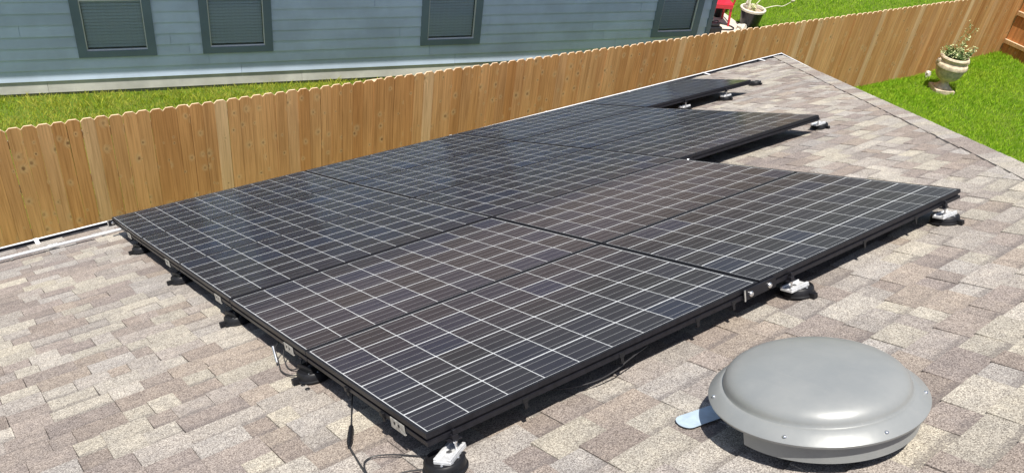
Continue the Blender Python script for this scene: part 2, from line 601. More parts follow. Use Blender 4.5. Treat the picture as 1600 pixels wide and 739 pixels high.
# 0 A,1 B,2 hip,3 D,4 backA,5 backB,6..9 lower ring A,B,backB,backA
rf = [(0, 1, 2, 3), (1, 5, 2), (5, 4, 3, 2), (0, 3, 4), (6, 9, 8, 7), (0, 6, 7, 1), (1, 7, 8, 5), (5, 8, 9, 4), (4, 9, 6, 0)]
roof = mesh_obj('roof', pydata('roof', vv, rf), M['deck'], house)
# walls below the eaves
w = MB()
yA = min(top[0].y, top[1].y) - 0.45
w.box(-5.6 - 3, CORNER[0] - 0.5 - 3, 2 * ridge_y - yA, yA, -0.2, lo[0].z + 0.05)
w.build('wall', M['brick'], house)

# roof-frame children of the roof get this transform (relative to the house empty)
RLOC = (-3, 0, Z0)

# ------------------------------------------------------------------ shingles
PAL = [(0.43, 0.405, 0.355), (0.455, 0.43, 0.39), (0.385, 0.36, 0.335), (0.35, 0.32, 0.30), (0.30, 0.258, 0.232),
       (0.325, 0.285, 0.262), (0.295, 0.258, 0.242), (0.36, 0.312, 0.272), (0.405, 0.385, 0.365), (0.475, 0.445, 0.38)]
PAL = [tuple((0.92 * c + 0.08 * m) * 0.94 for c, m in zip(col, (0.435, 0.395, 0.355))) for col in PAL]
PWT = [0.13, 0.11, 0.12, 0.09, 0.11, 0.12, 0.08, 0.08, 0.11, 0.05]
EXPO = 0.1435

def panel_cover(u, v):
    c, r = math.floor(u / PX), math.floor(v / PY)
    ncol = {0: 2, 1: 2, 2: 3, 3: 3, 4: 4}
    return r in ncol and 0 <= c < ncol[r]

def clip_hip(u0, v):           # largest u allowed at v
    return uv_at_v(v)[0]

slabs = []
ncourse = int((T_EAVE - (-2.9)) / EXPO)
for k in range(ncourse + 1):
    tb = T_EAVE - k * EXPO + 0.012          # butt edge
    th = tb - EXPO - 0.022                  # head, tucked under the course above
    s = -4.2 - random.random() * 0.4
    low = False
    smax = 12.0
    while True:
        wd = random.choice((random.uniform(0.08, 0.15), random.uniform(0.13, 0.22), random.uniform(0.18, 0.30)))
        s1 = s + wd
        uh = clip_hip(0, ST(s, th)[1])
        if ST(s, th)[0] > uh - 0.02:
            break
        col = PAL[int(rng.choice(len(PAL), p=PWT))]
        j = random.uniform(0.9, 1.1)
        col = tuple(c * j for c in col)
        slabs.append((s, s1, th, tb, low, col))
        low = (not low) if random.random() < 0.8 else low
        s = s1 + 0.0018

def slab_geo(sl):
    s0, s1, th, tb, low, col = sl
    hb = NR + (-0.0055 if low else 0.0)     # butt height
    hh = NR - 0.0095
    tb2 = tb - (0.004 if low else 0.0) + random.uniform(-0.003, 0.003)
    bot = NR - 0.0125
    sk = random.uniform(-0.004, 0.004)
    pts = [(s0 + sk, th), (s1 + sk, th), (s1, tb2), (s0, tb2)]
    out = []
    for (s, t) in pts:
        u, v = ST(s, t)
        uh = clip_hip(0, v) - 0.01
        out.append((min(u, uh), v))
    cur = random.uniform(0, 0.0018)
    v = [(out[0][0], out[0][1], hh), (out[1][0], out[1][1], hh), (out[2][0], out[2][1], hb + cur), (out[3][0], out[3][1], hb + random.uniform(0, 0.0012)),
         (out[0][0], out[0][1], bot), (out[1][0], out[1][1], bot), (out[2][0], out[2][1], bot), (out[3][0], out[3][1], bot)]
    f = [(0, 1, 2, 3)[::-1], (7, 6, 2, 3)[::1], (6, 5, 1, 2), (4, 7, 3, 0), (5, 4, 0, 1)]
    f = [(3, 2, 1, 0), (3, 7, 6, 2), (2, 6, 5, 1), (0, 4, 7, 3)]
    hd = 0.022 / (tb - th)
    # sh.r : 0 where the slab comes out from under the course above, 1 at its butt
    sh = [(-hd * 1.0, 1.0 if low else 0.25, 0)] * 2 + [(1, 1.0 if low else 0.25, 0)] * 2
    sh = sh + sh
    return v, f, sh

def put_attrs(me, tints, shs):
    a = me.color_attributes.new('tint', 'FLOAT_COLOR', 'POINT')
    a.data.foreach_set('color', np.array([(*c, 1) for c in tints], np.float32).ravel())
    b = me.color_attributes.new('sh', 'FLOAT_COLOR', 'POINT')
    b.data.foreach_set('color', np.array([(*c, 1) for c in shs], np.float32).ravel())

rank = []
for i, sl in enumerate(slabs):
    u, v = ST((sl[0] + sl[1]) / 2, (sl[2] + sl[3]) / 2)
    if u > clip_hip(0, v) - 0.15:
        continue
    if panel_cover(u, v) and panel_cover(u, v + 0.12) and panel_cover(u + 0.12, v):
        continue
    q = proj(RW(u, v, NR))
    if q and -10 < q[0] < 1610 and 60 < q[1] < 750:
        rank.append((q[2] / (sl[1] - sl[0]) ** 0.5, i))
rank.sort()
single = set(i for _, i in rank[:298])
FV, FF, FT, FS = [], [], [], []
for i, sl in enumerate(slabs):
    v, f, sh = slab_geo(sl)
    if i in single:
        c = Vector((0, 0, 0))
        for p in v:
            c += Vector(p) / 8
        me = pydata('shingle', [Vector(p) - c for p in v], f)
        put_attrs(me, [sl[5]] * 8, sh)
        mesh_obj('shingle', me, M['shingle'], roof, RM.to_quaternion() @ c + Vector(RLOC), ROT)
    else:
        b = len(FV)
        FV += v
        FF += [tuple(x + b for x in q) for q in f]
        FT += [sl[5]] * 8
        FS += sh
me = pydata('shingle_field', FV, FF)
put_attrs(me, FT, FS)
o = mesh_obj('shingle_field', me, M['shingle'], roof, RLOC, ROT)
o['kind'] = 'stuff'

# hip caps: folded shingles riding over the hip line
hd_w = (RW(*uv_at_v(0.0), NR) - RW(*CORNER, NR)).normalized()
n1 = (RW(0, 0, 1) - RW(0, 0, 0)).normalized()
n2 = Vector((math.sin(P), 0, math.cos(P)))
n2 = (n2 - hd_w * n2.dot(hd_w)).normalized()
w1 = hd_w.cross(n1).normalized()
if w1.dot(Vector((-1, 1, 0))) < 0:
    w1 = -w1
w2 = hd_w.cross(n2).normalized()
if w2.dot(w1) > 0 and w2.x < w1.x:
    w2 = -w2
if w2.x < 0:
    w2 = -w2
hip0 = RW(*CORNER, NR - 0.003)
hlen = (RW(*hipTop, NR) - hip0).length
k = 0
x = -0.01
while x < hlen - 0.3:
    L = 0.30
    hw = 0.150 + random.uniform(-0.006, 0.006)
    col = PAL[int(rng.choice(len(PAL), p=PWT))]
    v, shh = [], []
    for (d, hgt) in ((0.0, 0.0065 + random.uniform(0, 0.0025)), (L, 0.0025)):
        base = hip0 + hd_w * (x + d)
        nn = (n1 + n2).normalized()
        for e in (0.0, -0.012):
            v += [base + w1 * hw + n1 * (hgt + e), base + nn * (hgt + e), base + w2 * hw + n2 * (hgt + e)]
    cc = sum(v, Vector()) / len(v)
    f = [(0, 1, 7, 6), (1, 2, 8, 7), (3, 9, 10, 4), (4, 10, 11, 5), (0, 3, 4, 1), (1, 4, 5, 2), (0, 6, 9, 3), (2, 5, 11, 8)]
    me = pydata('cap_shingle', [p - cc for p in v], f)
    put_attrs(me, [tuple(c * 1.02 for c in col)] * 12, [(1, 0, 0)] * 12)
    mesh_obj('cap_shingle', me, M['shingle'], roof, cc - Vector((3, 0, 0)))
    x += 0.142
    k += 1

# gutter along the eave and round the corner
gut = MB()
lip = MB()
def gutter_run(p0, p1, outw):
    """p0,p1 roof-edge points, outw unit outward horizontal"""
    z = Vector((0, 0, 1))
    prof = [(-0.015, -0.015), (-0.015, -0.115), (0.065, -0.115), (0.095, -0.047), (0.095, -0.028)]
    a, b = [], []
    for (d, h) in prof:
        a.append(p0 + outw * d + z * h)
        b.append(p1 + outw * d + z * h)
    n = len(prof)
    gut.add(a + b, [(i, i + 1, n + i + 1, n + i) for i in range(n - 1)])
    lp = [(0.0965, -0.051), (0.102, -0.051), (0.108, -0.024), (0.104, -0.019), (0.090, -0.019), (0.090, -0.026), (0.0965, -0.026)]
    la = [p0 + outw * d + z * h for d, h in lp]
    lb = [p1 + outw * d + z * h for d, h in lp]
    m = len(lp)
    lip.add(la + lb, [(i, (i + 1) % m, m + (i + 1) % m, m + i) for i in range(m)] + [tuple(range(m)), tuple(range(2 * m - 1, m - 1, -1))])
    fr = [(0.069, -0.118), (0.0985, -0.051), (0.0965, -0.051), (0.065, -0.115)]
    la = [p0 + outw * d + z * h for d, h in fr]
    lb = [p1 + outw * d + z * h for d, h in fr]
    lip.add(la + lb, [(0, 1, 5, 4), (1, 2, 6, 5), (2, 3, 7, 6), (3, 0, 4, 7)])
H3 = Vector((3, 0, 0))
e0, e1 = RW(*rA, NR) - H3, RW(*CORNER, NR) - H3
ed = (e1 - e0).normalized()
eo = Vector((-ed.y, ed.x, 0)).normalized()
gutter_run(e0, e1 + ed * 0.11, eo)
sd = Vector((0, -1, 0))
gutter_run(e1 + Vector((0, 0.11, 0)), e1 + Vector((0, -9.0, 0)), Vector((1, 0, 0)))
g = gut.build('gutter', M['trough'], house)
lip.build('gutter_lip', M['white'], g)
def eave_u(px_u):
    return RW(px_u, 5.63 + 0.0315 * px_u, NR) - H3
for u in (-3.0, -1.6, -0.52, 0.9, 2.3, 3.7, 5.1, 6.5, 7.98, 9.22):
    b = MB()
    c = eave_u(u)
    b.add([c + eo * a + Vector((0, 0, h)) + ed * d for d in (-0.016, 0.016) for a, h in ((-0.03, 0.0065), (-0.03, 0.009), (0.106, -0.0155), (0.106, -0.018))],
          [(0, 1, 2, 3), (7, 6, 5, 4), (0, 4, 5, 1), (1, 5, 6, 2), (2, 6, 7, 3), (3, 7, 4, 0)])
    b.build('gutter_strap', M['white'], g)

# ------------------------------------------------------------------ solar panels
CELL = 0.1592
CELLY = 0.1573
CG = 0.0040
CGV = 0.0073
cell_me = MB()
h2 = CELL / 2
ch = 0.002
k2 = CELLY / 2
oct_ = [(-h2 + ch, -k2), (h2 - ch, -k2), (h2, -k2 + ch), (h2, k2 - ch), (h2 - ch, k2), (-h2 + ch, k2), (-h2, k2 - ch), (-h2, -k2 + ch)]
cell_me.add([(x, y, 0.0) for x, y in oct_] + [(x, y, -0.00015) for x, y in oct_],
            [tuple(range(8))] + [(i, 8 + i, 8 + (i + 1) % 8, (i + 1) % 8) for i in range(8)])
CELL_ME = cell_me.mesh('cell')
CELL_ME.materials.append(M['cell'])

def frame_bar(mb, a, b, inward):
    """extruded frame profile from a to b (outer top edge); inward = horizontal inward unit; grooved outer face"""
    a, b, inward = Vector(a), Vector(b), Vector(inward)
    z = Vector((0, 0, 1))
    prof = [(0.0115, 0.0), (0.0, 0.0), (0.0, -0.020), (0.009, -0.022), (0.009, -0.031), (0.001, -0.033), (0.001, -0.049), (0.028, -0.049), (0.028, -0.046), (0.0115, -0.046)]
    n = len(prof)
    d = (b - a).normalized()
    va, vb = [], []
    for (i, h) in prof:          # mitred ends
        va.append(a + inward * i + d * i + z * h)
        vb.append(b + inward * i - d * i + z * h)
    mb.add(va + vb, [(k, (k + 1) % n, n + (k + 1) % n, n + k) for k in range(n)])

def make_panel_meshes():
    fr = MB()
    c = [(0, 0, 0), (PW, 0, 0), (PW, PD, 0), (0, PD, 0)]
    ins = [(0, 1, 0), (-1, 0, 0), (0, -1, 0), (1, 0, 0)]
    for i in range(4):
        frame_bar(fr, c[i], c[(i + 1) % 4], ins[i])
    bk = MB().box(0.0117, PW - 0.0117, 0.0117, PD - 0.0117, -0.0065, -0.0017)
    gl = MB().add([(0.0116, 0.0116, -0.0009), (PW - 0.0116, 0.0116, -0.0009), (PW - 0.0116, PD - 0.0116, -0.0009), (0.0116, PD - 0.0116, -0.0009)], [(0, 1, 2, 3)])
    return fr.mesh('frame'), bk.mesh('backsheet'), pydata('glass', gl.v, gl.f)
FR_ME, BK_ME, GL_ME = make_panel_meshes()
for me, m in ((FR_ME, 'frame'), (BK_ME, 'back'), (GL_ME, 'glass')):
    me.materials.append(M[m])
BK_ME.materials.append(M['plastic'])          # black underside
for q in BK_ME.polygons:
    if q.normal.z < 0.5:
        q.material_index = 1
JB = MB().box(PW / 2 - 0.06, PW / 2 + 0.06, PD - 0.13, PD - 0.05, -0.035, -0.0095).mesh('junction_box', bevel=0.003)
JB.materials.append(M['plastic'])

ROWNAME = {4: 'gutter row', 3: 'second row from gutter', 2: 'middle row', 1: 'second row from vent', 0: 'row beside roof vent'}
COLNAME = {0: 'first from conduit end', 1: 'second from conduit end', 2: 'third from conduit end', 3: 'fourth from conduit end'}
NCOL = {0: 2, 1: 2, 2: 3, 3: 3, 4: 4}
mx0 = (PW - 10 * CELL - 9 * CG) / 2
my0 = (PD - 6 * CELLY - 5 * CGV) / 2
for r in range(5):
    for c in range(NCOL[r]):
        u0 = c * PX
        v0 = r * PY
        root = thing('solar_panel', 'black solar panel, %s, %s' % (ROWNAME[r], COLNAME[c]), 'solar panel',
                     RW(u0, v0, random.uniform(-0.0015, 0.0015)), (-P + random.uniform(-0.0012, 0.0012) + (0.010 if r == 4 else 0.0), random.uniform(-0.001, 0.001), 0), 'solar panels on the roof')
        mesh_obj('frame', FR_ME, None, root)
        mesh_obj('backsheet', BK_ME, None, root)
        mesh_obj('glass', GL_ME, None, root)
        mesh_obj('junction_box', JB, None, root)
        for i in range(10):
            for j in range(6):
                mesh_obj('cell', CELL_ME, None, root, (mx0 + CELL / 2 + i * (CELL + CG), my0 + CELLY / 2 + j * (CELLY + CGV), -0.0015))

def rthing(name, label, cat, u, v, n=NR, rz=0.0, group=None):
    """thing standing on the roof slope at (u, v)"""
    o = thing(name, label, cat, RW(u, v, n), (0, 0, 0), group)
    o.rotation_euler = (Matrix.Rotation(-P, 3, 'X') @ Matrix.Rotation(rz, 3, 'Z')).to_euler()
    return o

# interlock plates on the left edge, one near the upper end of every panel
for r, pv in enumerate((0.2 * PD, 1.0216 + 0.20, 2 * PY + 0.22, 3 * PY + 0.28, 4 * PY + 0.40)):
    t_ = rthing('grounding_plate', 'thin galvanised plate with two holes on the short panel edge, %s' % ROWNAME[r], 'metal plate', -0.001, pv, -0.005, 0, 'grounding plates on the short panel edges')
    MB().box(-0.0035, 0.0, -0.05, 0.05, -0.058, -0.022).box(-0.0035, 0.004, -0.05, 0.05, -0.061, -0.058).build('plate_body', M['plate'], t_, bevel=0.0006)
    for yy in (-0.012, 0.018):
        MB().tube([(-0.0033, yy, -0.036), (-0.0046, yy, -0.036)], 0.006, 12).build('hole_rivet', M['plastic'], t_)

# splice plate with two bolts bridging the two panels of the uppermost row
def splice(u, v, label):
    t_ = rthing('splice_plate', label, 'bracket', u, v, -0.002, 0, 'splice plates between panels')
    MB().box(-0.105, 0.105, -0.010, -0.003, -0.052, -0.004).build('plate_body', M['frame'], t_, bevel=0.001)
    MB().box(-0.105, -0.098, -0.013, -0.0102, -0.054, -0.004).build('end_tab', M['plate'], t_)
    for xx in (-0.065, 0.058):
        MB().lathe([(0.0, 0.012), (0.008, 0.011), (0.0125, 0.006), (0.0125, 0.0), (0.0, 0.0)], 16).build('bolt', M['bolt'], t_, (xx, -0.010, -0.030), (math.pi / 2, 0, 0), smooth=True)
splice(PX - 0.011, 0.0, 'black splice plate with two silver bolts joining the uppermost two panels')
splice(2 * PX + 0.02, 2 * PY, 'black splice plate at the inner corner where the middle row steps out')
splice(3 * PX + 0.02, 4 * PY, 'black splice plate at the inner corner where the gutter row steps out')
splice(0.06, 5 * PY - 0.03, 'black splice plate on the panel corner by the conduit end')

# ------------------------------------------------------------------ mounting feet
def foot(u, v, label, cu=0.0, cv=-0.02, brz=0.0, silver=True, puck_only=False, lug=-1.6):
    """round base on the shingles; bracket turned by brz; clamp on the panel frame at offset (cu, cv)"""
    t_ = rthing('mounting_foot', label, 'roof mount', u, v, NR, 0, 'mounting feet under the panel edges')
    b = MB().lathe([(0.0, 0.0), (0.076, 0.0), (0.078, 0.006), (0.072, 0.010), (0.071, 0.034), (0.066, 0.040), (0.060, 0.041), (0.057, 0.037), (0.0, 0.037)], 36)
    b.box(-0.012, 0.012, -0.098, -0.068, 0.0, 0.022, Matrix.Rotation(lug + math.pi / 2, 4, 'Z'))
    b.build('base', M['plastic'], t_, smooth=True)
    for a in (-2.3, -1.5, -0.7, 0.9):
        MB().lathe([(0.0, 0.003), (0.004, 0.002), (0.005, 0.0)], 10).build('screw', M['bolt'], t_, (0.048 * math.cos(a), 0.048 * math.sin(a), 0.037), smooth=True)
    if puck_only:
        return t_
    br = MB()
    br.box(-0.032, 0.032, -0.056, 0.064, 0.0375, 0.049)
    br.box(-0.032, -0.020, -0.054, 0.062, 0.0492, 0.057).box(0.020, 0.032, -0.054, 0.062, 0.0492, 0.057)
    o = br.build('bracket', M['alu'] if silver else M['plastic'], t_, (cu * 0.45, cv * 0.3, 0), (0, 0, brz), bevel=0.0012)
    MB().lathe([(0.011, 0.047), (0.011, 0.054), (0.006, 0.056), (0.0, 0.056)], 6).build('nut', M['bolt'], t_, (cu * 0.45, cv * 0.3, 0))
    s = MB().tube([(cu, cv, 0.047), (cu, cv, 0.126)], 0.0042, 10)
    s.lathe([(0.0, 0.003), (0.008, 0.003), (0.008, -0.003), (0.0, -0.003)], 6, (cu, cv, 0.084))
    s.build('stud', M['bolt'] if silver else M['frame'], t_)
    k_ = MB().box(cu - 0.024, cu + 0.024, cv - 0.008, cv + 0.022, 0.090, 0.094).box(cu - 0.011, cu + 0.011, cv - 0.008, cv + 0.010, 0.094, 0.112)
    k_.box(cu - 0.006, cu + 0.006, cv - 0.006, cv + 0.006, 0.112, 0.130)
    k_.build('clamp', M['frame'], t_, bevel=0.001)
    return t_
foot(0.050, 0.000, 'black round roof mount with silver bracket at the corner beside the loose cable', 0.045, -0.012, R(-58))
foot(1.945, 0.015, 'black round roof mount with silver bracket beside the splice plate with two bolts', -0.075, -0.026, R(-92))
foot(3.200, 0.012, 'black round roof mount with silver bracket at the far corner of the uppermost row', -0.045, -0.024, R(-95))
foot(5.17, 2.15, 'black round roof mount with silver bracket at the corner of the middle row', -0.10, -0.06, R(-92))
foot(5.62, 4.13, 'black round roof mount with silver bracket under the gutter row beside the panel step', -0.03, -0.055, R(-90))
foot(6.27, 4.12, 'black round roof mount with silver bracket near the end of the gutter row', -0.03, -0.045, R(-90))
foot(7.22, 4.47, 'black round roof mount standing alone past the end of the gutter row', puck_only=True)
for i, (vv_, nm) in enumerate(((1.075, 'by the dangling cable loop under the uppermost panels'), (2.10, 'under the second panel joint along the short edge'), (3.20, 'under the third panel joint along the short edge'), (4.32, 'under the fourth panel joint along the short edge'))):
    foot(0.035, vv_, 'black round roof mount %s' % nm, -0.012, 0.02, 0.1, silver=False, lug=3.1)

# ------------------------------------------------------------------ cables under the panels
def cable(label, pts, r=0.0032, name='cable'):
    me = MB().tube(spline(pts, 8), r, 8).mesh(name, smooth=True)
    o = mesh_obj(name, me, M['cable'], None, ORG, ROT)
    tag(o, label, 'cable')
    return o
nr = NR + 0.006
c1 = cable('black cable with an inline plug lying on shingles beside the corner mount',
      [(0.14, 0.80, -0.06), (0.06, 0.72, -0.11), (0.012, 0.645, nr + 0.004), (-0.025, 0.57, nr), (-0.061, 0.498, nr), (-0.09, 0.445, nr), (-0.118, 0.393, nr), (-0.138, 0.30, nr), (-0.155, 0.20, nr), (-0.165, 0.13, nr), (-0.15, 0.07, nr), (-0.10, 0.06, nr)])
pl = MB()
cpl = [Vector((-0.052, 0.512, nr + 0.004)), Vector((-0.124, 0.380, nr + 0.004))]
def along(a, b, k):
    return a + (b - a) * k
pl.tube([along(*cpl, k) for k in (0, 0.06, 0.061, 0.40, 0.401, 0.46, 0.461, 0.8, 0.801, 0.9, 0.901, 1.0)],
        [0.006, 0.006, 0.009, 0.0105, 0.008, 0.008, 0.0105, 0.0105, 0.0085, 0.0085, 0.007, 0.006], 12)
pl.build('plug', M['plastic'], c1, smooth=True)
cable('black cable looping from the corner mount back across the shingles',
      [(0.16, 0.08, -0.08), (0.10, 0.075, nr + 0.03), (0.055, 0.095, nr), (0.0, 0.16, nr), (-0.045, 0.216, nr), (-0.09, 0.25, nr), (-0.127, 0.245, nr), (-0.15, 0.20, nr), (-0.158, 0.14, nr), (-0.13, 0.10, nr), (-0.06, 0.075, nr), (0.0, 0.035, nr)], 0.0028)
cable('black cable loop hanging below the short panel edge beside its round mount',
      [(0.04, 1.42, -0.06), (-0.02, 1.37, -0.085), (-0.035, 1.31, nr + 0.006), (-0.05, 1.24, nr), (-0.035, 1.16, nr), (-0.005, 1.13, nr + 0.01), (0.02, 1.15, -0.08), (0.05, 1.19, -0.06)], 0.0030)
cable('short inner cable loop behind the hanging loop at the short panel edge',
      [(0.045, 1.36, -0.06), (-0.002, 1.32, -0.10), (-0.014, 1.26, nr), (0.0, 1.21, nr), (0.03, 1.20, nr + 0.02), (0.06, 1.22, -0.06)], 0.0028)
cp = MB().tube([(-0.022, 1.385, -0.075), (-0.036, 1.325, nr + 0.012)], 0.0075, 10)
o = mesh_obj('cable_connector', cp.mesh('cable_connector', smooth=True), M['bolt'], None, ORG, ROT)
tag(o, 'small grey cable connector hanging at the short panel edge', 'connector')
cable('black cable sagging out from under the long edge of the uppermost panel',
      [(0.45, 0.16, -0.08), (0.62, 0.08, -0.115), (0.74, 0.035, -0.118), (0.84, 0.02, -0.105), (0.90, 0.015, -0.085), (1.02, 0.03, -0.072)], 0.0030)
for i, uu in enumerate((0.40, 0.86, 1.28, 1.50, 2.45, 2.9)):
    t_ = rthing('cable_clip', 'black plastic cable clip hanging from the panel frame above the vent, number %d from the corner mount' % (i + 1), 'cable clip', uu, 0.004, -0.049, 0, 'cable clips along the frames')
    t_['label'] = ['black cable clip on the long frame edge, first after the corner mount', 'black cable clip holding the sagging cable on the long frame edge', 'black cable clip on the long frame edge, just past the sagging cable', 'black cable clip on the long frame edge, just before the splice plate', 'black cable clip midway along the second uppermost panel', 'black cable clip toward the far end of the second uppermost panel'][i]
    MB().box(-0.012, 0.012, -0.006, 0.012, -0.004, 0.014).box(-0.008, 0.008, -0.005, -0.002, -0.024, -0.004).box(-0.008, 0.008, -0.005, 0.008, -0.028, -0.024).build('clip_body', M['plastic'], t_, bevel=0.001)
for i, vv_ in enumerate((0.32, 0.62)):
    t_ = rthing('cable_clip', ['black cable clip on the short panel edge beside the galvanised plate', 'black cable clip on the short panel edge above the dangling plug cable'][i], 'cable clip', 0.004, vv_, -0.049, math.pi / 2, 'cable clips along the frames')
    MB().box(-0.012, 0.012, -0.006, 0.012, -0.004, 0.014).box(-0.008, 0.008, -0.002, 0.005, -0.024, -0.004).build('clip_body', M['plastic'], t_, bevel=0.001)

# two dark sealed nail holes in the shingles near a mount
for i, (uu, vv_) in enumerate(((-0.034, 1.035), (-0.035, 0.985))):
    t_ = rthing('sealant_spot', ['dark sealant spot on the shingles next to the mount by the cable loop', 'larger dark sealant spot on the shingles below the cable loop'][i], 'sealant spot', uu, vv_, NR - 0.001)
    MB().lathe([(0.011, 0.0), (0.009, 0.003), (0.004, 0.0042), (0.0, 0.0044)], 14).build('blob', M['plastic'], t_, smooth=True)
# conduit beside the gutter
t_ = rthing('conduit', 'pale metal conduit with a coupling running along the shingles near the gutter', 'conduit', -0.4, 5.235)
q0, q1 = Vector((-3.2, 0.02, 0.022)), Vector((0.62, -0.022, 0.024))
MB().tube([q0, q1], 0.0125, 14).build('pipe', M['pvc'], t_, smooth=True)
cx = Vector((-0.05, 0, 0.0228))
dd = (q1 - q0).normalized()
MB().tube([cx - dd * 0.035, cx + dd * 0.035], 0.0165, 14).build('coupling', M['pvc'], t_, smooth=True)
MB().tube([cx - dd * 0.004, cx + dd * 0.004], 0.0185, 14).build('ring', M['plate'], t_, smooth=True)
for xx in (-1.5, -0.35, 0.33):
    MB().box(xx - 0.012, xx + 0.012, -0.035, 0.045, 0.001, 0.006).build('strap', M['plate'], t_)

# ------------------------------------------------------------------ roof vent
VU, VV, VN = 1.041, -0.716, -0.028
t_ = rthing('roof_vent', 'round grey painted metal dome vent standing on the shingles', 'roof vent', VU, VV, NR)
zr = VN - NR
dome = MB().lathe([(0.322, zr - 0.012), (0.334, zr - 0.012), (0.337, zr - 0.004), (0.334, zr), (0.312, zr + 0.017), (0.300, zr + 0.0255), (0.294, zr + 0.0275), (0.289, zr + 0.0275), (0.2862, zr + 0.031), (0.2855, zr + 0.040),
                   (0.2815, zr + 0.0515), (0.272, zr + 0.0635), (0.256, zr + 0.0745), (0.232, zr + 0.084), (0.198, zr + 0.0920), (0.155, zr + 0.0980), (0.105, zr + 0.1020), (0.05, zr + 0.1042), (0.0, zr + 0.1048)], 96)
dome.build('dome', M['vent'], t_, smooth=True)
MB().lathe([(0.322, zr - 0.012), (0.0, zr - 0.010)], 48).build('dome_underside', M['frame'], t_)
col_ = MB().lathe([(0.303, 0.046), (0.306, 0.046), (0.306, zr - 0.013), (0.303, zr - 0.013), (0.303, 0.046)], 64, (0, 0, 0), R(172), R(385))
col_.build('wind_baffle', M['vent'], t_, smooth=True)
MB().lathe([(0.20, 0.0), (0.20, zr - 0.012)], 40).build('throat', M['frame'], t_, smooth=True)
MB().box(-0.36, 0.36, -0.20, 0.30, -0.004, 0.0012).build('flashing', M['vent'], t_) if False else None
for a in (20, 80, 140, 200, 252, 304):
    MB().lathe([(0.0, 0.005), (0.005, 0.0042), (0.0072, 0.0015), (0.0075, 0.0), (0.0, 0.0)], 12).build('screw', M['bolt'], t_, (0.321 * math.cos(R(a)), 0.321 * math.sin(R(a)), zr + 0.0095), smooth=True)
# pale blue protective film tongue showing from under the vent
fl = MB()
pts = []
Lf, Wf = 0.26, 0.046
for k in range(13):
    a = math.pi / 2 + math.pi * k / 12
    pts.append((-Lf / 2 + Wf * math.cos(a) * 0.7, Wf * math.sin(a)))
pts += [(Lf / 2, -Wf), (Lf / 2, Wf)]
n_ = len(pts)
fl.add([(x, y, 0.0) for x, y in pts] + [(x, y, 0.0018) for x, y in pts], [tuple(range(n_ - 1, -1, -1)), tuple(range(n_, 2 * n_))] + [(i, (i + 1) % n_, n_ + (i + 1) % n_, n_ + i) for i in range(n_)])
t2 = rthing('film_strip', 'pale blue plastic film strip with a rounded end beside the grey vent', 'plastic strip', 0.905, -0.425, NR + 0.003, R(-14))
fl.build('film', M['film'], t2)

# ------------------------------------------------------------------ picket fence between the yards
FX0, FX1 = -3.6, 18.55
fence = thing('picket_fence', 'long cedar dog-ear picket fence between the shingle roof and the blue house', 'fence', (7.5, FA + FB * 7.5, 0), (0, 0, FANG))
def picket_mesh(w, h, d=0.019, cut=0.034):
    x0, x1 = -w / 2, w / 2
    prof = [(x0, 0), (x1, 0), (x1, h - cut), (x1 - cut * 0.95, h), (x0 + cut * 0.95, h), (x0, h - cut)]
    n = len(prof)
    v = [(x, -d / 2, z) for x, z in prof] + [(x, d / 2, z) for x, z in prof]
    f = [tuple(range(n)), tuple(range(2 * n - 1, n - 1, -1))] + [(i, n + i, n + (i + 1) % n, (i + 1) % n) for i in range(n)]
    me = pydata('picket', v, f)
    return me
PKW = 0.1445
PK = []
for i in range(5):
    me = picket_mesh(0.1405 + 0.0007 * i, 1.80)
    me.materials.append(M['wood'])
    PK.append(me)
ca = math.cos(FANG)
i0 = int(math.floor((FX0 - 7.5) / ca / PKW))
i1 = int(math.ceil((FX1 + 0.4 - 7.5) / ca / PKW))
for i in range(i0, i1):
    lx = i * PKW
    if (lx * ca + 7.5) < -2.2 or (lx * ca + 7.5) > FX1 + 0.25:
        continue
    o = mesh_obj('picket', random.choice(PK), None, fence, (lx + random.uniform(-0.001, 0.001), random.uniform(-0.003, 0.003), 1.67 - 1.80 + random.uniform(-0.006, 0.006)),
                 (random.uniform(-0.003, 0.003), random.uniform(-0.0022, 0.0022), random.uniform(-0.012, 0.012)))
for zz in (0.25, 0.85, 1.42):
    MB().box(i0 * PKW, i1 * PKW, 0.011, 0.05, zz, zz + 0.09).build('rail', M['rail'], fence)
for i in range(10):
    x = i0 * PKW + 0.4 + i * 2.4
    MB().box(x, x + 0.09, 0.051, 0.141, -0.2, 1.6).build('post', M['rail'], fence)

# fence returning along the end of the yard, its rail side to the roof
FCX = FX1 + 0.02
FCY = FA + FB * FCX
RET = R(-97)
fence2 = thing('return_fence', 'reddish cedar fence with rails showing at the end of the lawn', 'fence', (FCX, FCY, 0), (0, 0, RET))
PR = []
for i in range(3):
    me = picket_mesh(0.139 + 0.001 * i, 2.05)
    me.materials.append(M['wood_red'])
    PR.append(me)
for i in range(26):
    mesh_obj('picket', random.choice(PR), None, fence2, (0.10 + i * PKW, 0.03, 0.0 + random.uniform(-0.008, 0.008)), (0, random.uniform(-0.002, 0.002), random.uniform(-0.01, 0.01)))
for zz in (0.52, 1.15, 1.75):
    MB().box(0.03, 3.9, -0.025, 0.0205, zz, zz + 0.089).build('rail', M['rail'], fence2, bevel=0.004)

# ------------------------------------------------------------------ neighbour's house
NA = R(-16.0)
nb = thing('neighbour_house', 'blue grey lap-sided house with slate trimmed windows behind the picket fence', 'house', (0, 12.02, 0), (0, 0, NA))
NX0, NX1 = -5.0, 12.46
WT = 2.62
WINS = [(1.23, 2.335), (3.015, 4.10), (6.58, 7.67), (11.15, 12.17)]
WZ0, WZ1 = 0.555, 2.40
MB().box(NX0, NX1 - 0.02, 0.02, 7.5, -0.25, -0.012).build('foundation', M['slab'], nb)
shell = MB()
